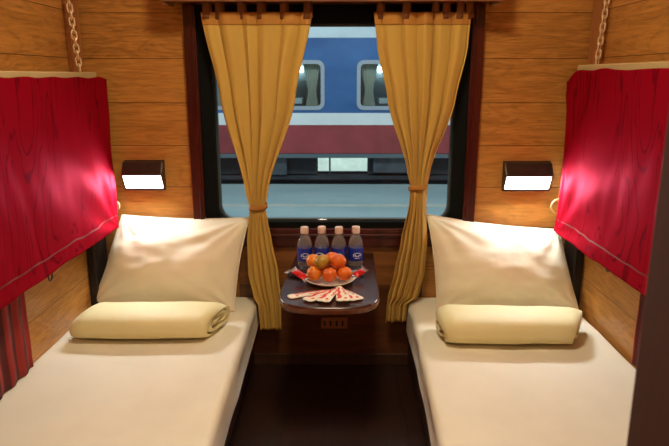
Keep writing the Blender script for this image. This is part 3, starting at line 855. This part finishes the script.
cpart('roof_band', (X0, X1, CY - .01, CY + .06, 1.846, 2.14), MT, bevel=.01)
cpart('floor_slab', (X0, X1, CY + .06, CY + 2.4, -.10, .02), MU)
cpart('far_side', (X0, X1, CY + 2.34, CY + 2.4, .02, 2.2), MI)
bm = bmesh.new()
arcp = [(CY + 1.2 - 1.22 * math.cos(PI * k / 12), 2.12 + .55 * math.sin(PI * k / 12)) for k in range(13)]
prism(bm, arcp, lambda p: (X0, p[0], p[1]), lambda p: (X1, p[0], p[1])); o = build('coach_roof', bm, MT, co, auto=.7); o.location = -C0
cpart('sill_rail', (X0, X1, CY - .03, CY + .05, -.155, -.085), plain('grey sill rail', (.10, .14, .16), .5))
cpart('underframe', [(X0, X1, CY + .25, CY + .6, -.80, -.48), (X0, -.37, CY + .25, CY + .6, -.50, -.10), (.54, X1, CY + .25, CY + .6, -.50, -.10)], MU)
cpart('equipment_box', [(-1.7, -.9, CY + .08, CY + .24, -.48, -.16), (.62, 1.5, CY + .08, CY + .24, -.44, -.15), (2.2, 3.4, CY + .08, CY + .24, -.46, -.2), (-3.4, -2.4, CY + .08, CY + .24, -.46, -.2)], plain('equipment box paint', (.06, .075, .09), .6, .4, 4), bevel=.02)
cpart('brake_pipe', [(X0, X1, CY + .12, CY + .16, -.56, -.49), (-.16, -.13, CY + .2, CY + .25, -.50, -.12), (-.16, .0, CY + .2, CY + .25, -.17, -.12)], MU)
for cx in (-6, 6.5):
    bm = bmesh.new(); vs = [(CY + .45 + .42 * math.cos(a), -.55 + .42 * math.sin(a)) for a in [2 * PI * k / 28 for k in range(28)]]
M_cglass = glass('coach glass', (.88, .93, .93), .9, 1.5)
protoC = None
for w in wins:
    bm = bmesh.new()
    ringframe(bm, rrect(w - HW, w + HW, WZ0, WZ1, .12, 5), rrect(w - HW + .065, w + HW - .065, WZ0 + .065, WZ1 - .065, .07, 5), CY - .015, CY + .04)
    wf = build('coach_window', bm, MG, co, auto=.6); wf.location = -C0
    bm = bmesh.new(); ringframe(bm, rrect(w - HW - .01, w + HW + .01, WZ0 - .01, WZ1 + .01, .002, 5), rrect(w - HW, w + HW, WZ0, WZ1, .12, 5), CY + .001, CY + .03)
    o = build('corner_fillet', bm, MB, wf)
    o = boxo('window_glass', (w - HW + .05, w + HW - .05, CY + .02, CY + .026, WZ0 + .05, WZ1 - .05), M_cglass, wf)
    for s in (-1, 1):
        bm = bmesh.new()
        def cf(u, v, s=s, w=w):
            g = .5 + .5 * abs(v - .38) / .62; wd = .32 * (g ** 1.3)
            x = w + s * (.34) + (u - .5) * wd * 1.0
            return (x, CY + .12 + .02 * math.sin(u * 2 * PI * 6), WZ0 + (WZ1 - WZ0) * v)
        grid(bm, cf, 48, 12); solid(build('coach_curtain', bm, MC, wf, smooth=True), .003)
    boxo('berth_lamp', (w - .07, w + .07, CY + 2.2, CY + 2.3, 1.30, 1.42), emis('coach lamp', (.8, .95, 1), 6), wf)
    boxo('fold_table', (w - .16, w + .16, CY + .2, CY + .7, WZ0 + .10, WZ0 + .18), MW, wf)
tag(co, 'blue, white and dark red railway coach standing across the platform outside the window', 'railway coach')
# ------------------------------------------------------------------ light, camera, view
w = bpy.data.worlds.new('World'); bpy.context.scene.world = w; w.use_nodes = True
bg = w.node_tree.nodes['Background']; bg.inputs[0].default_value = (.72, .90, 1.0, 1); bg.inputs[1].default_value = .34
def area(name, loc, rot, size, e, col, sy=None):
    d = bpy.data.lights.new(name, 'AREA'); d.energy = e; d.color = col; d.size = size
    if sy: d.shape = 'RECTANGLE'; d.size_y = sy
    o = bpy.data.objects.new(name, d); o.location = loc; o.rotation_euler = rot; COL.objects.link(o); return o
area('platform_fill_light', (0, 5.8, 4.6), (math.radians(28), 0, 0), 7, 185, (1, 1, .95), 1.2)  # added fill for platform and coach, without a fixture
area('far_platform_fill_light', (0, 14.2, 3.4), (math.radians(10), 0, 0), 7, 600, (.9, 1, .95), .6)  # added fill hidden behind the coach, brightens the gap beneath it
area('corridor_lamp', (0, -.45, 2.22), (0, 0, 0), .35, 9, (1, .74, .48))

cam = bpy.data.cameras.new('Camera'); co_ = bpy.data.objects.new('Camera', cam); COL.objects.link(co_)
cam.sensor_width = 36; cam.lens = 610 / 669 * 36
co_.location = (0, 0, 1.24)
co_.rotation_euler = (math.radians(90 - 13.6), 0, math.radians(.33))
cam.clip_start = .05; cam.clip_end = 200
cam.dof.use_dof = True; cam.dof.focus_distance = 2.3; cam.dof.aperture_fstop = 9
sc = bpy.context.scene; sc.camera = co_
sc.view_settings.view_transform = 'Standard'; sc.view_settings.look = 'None'
sc.view_settings.exposure = 0.42; sc.view_settings.gamma = 1; sc.view_settings.use_curve_mapping = False
sc.cycles.use_denoising = True
sc.cycles.max_bounces = 10; sc.cycles.transparent_max_bounces = 12
sc.cycles.sample_clamp_indirect = 8
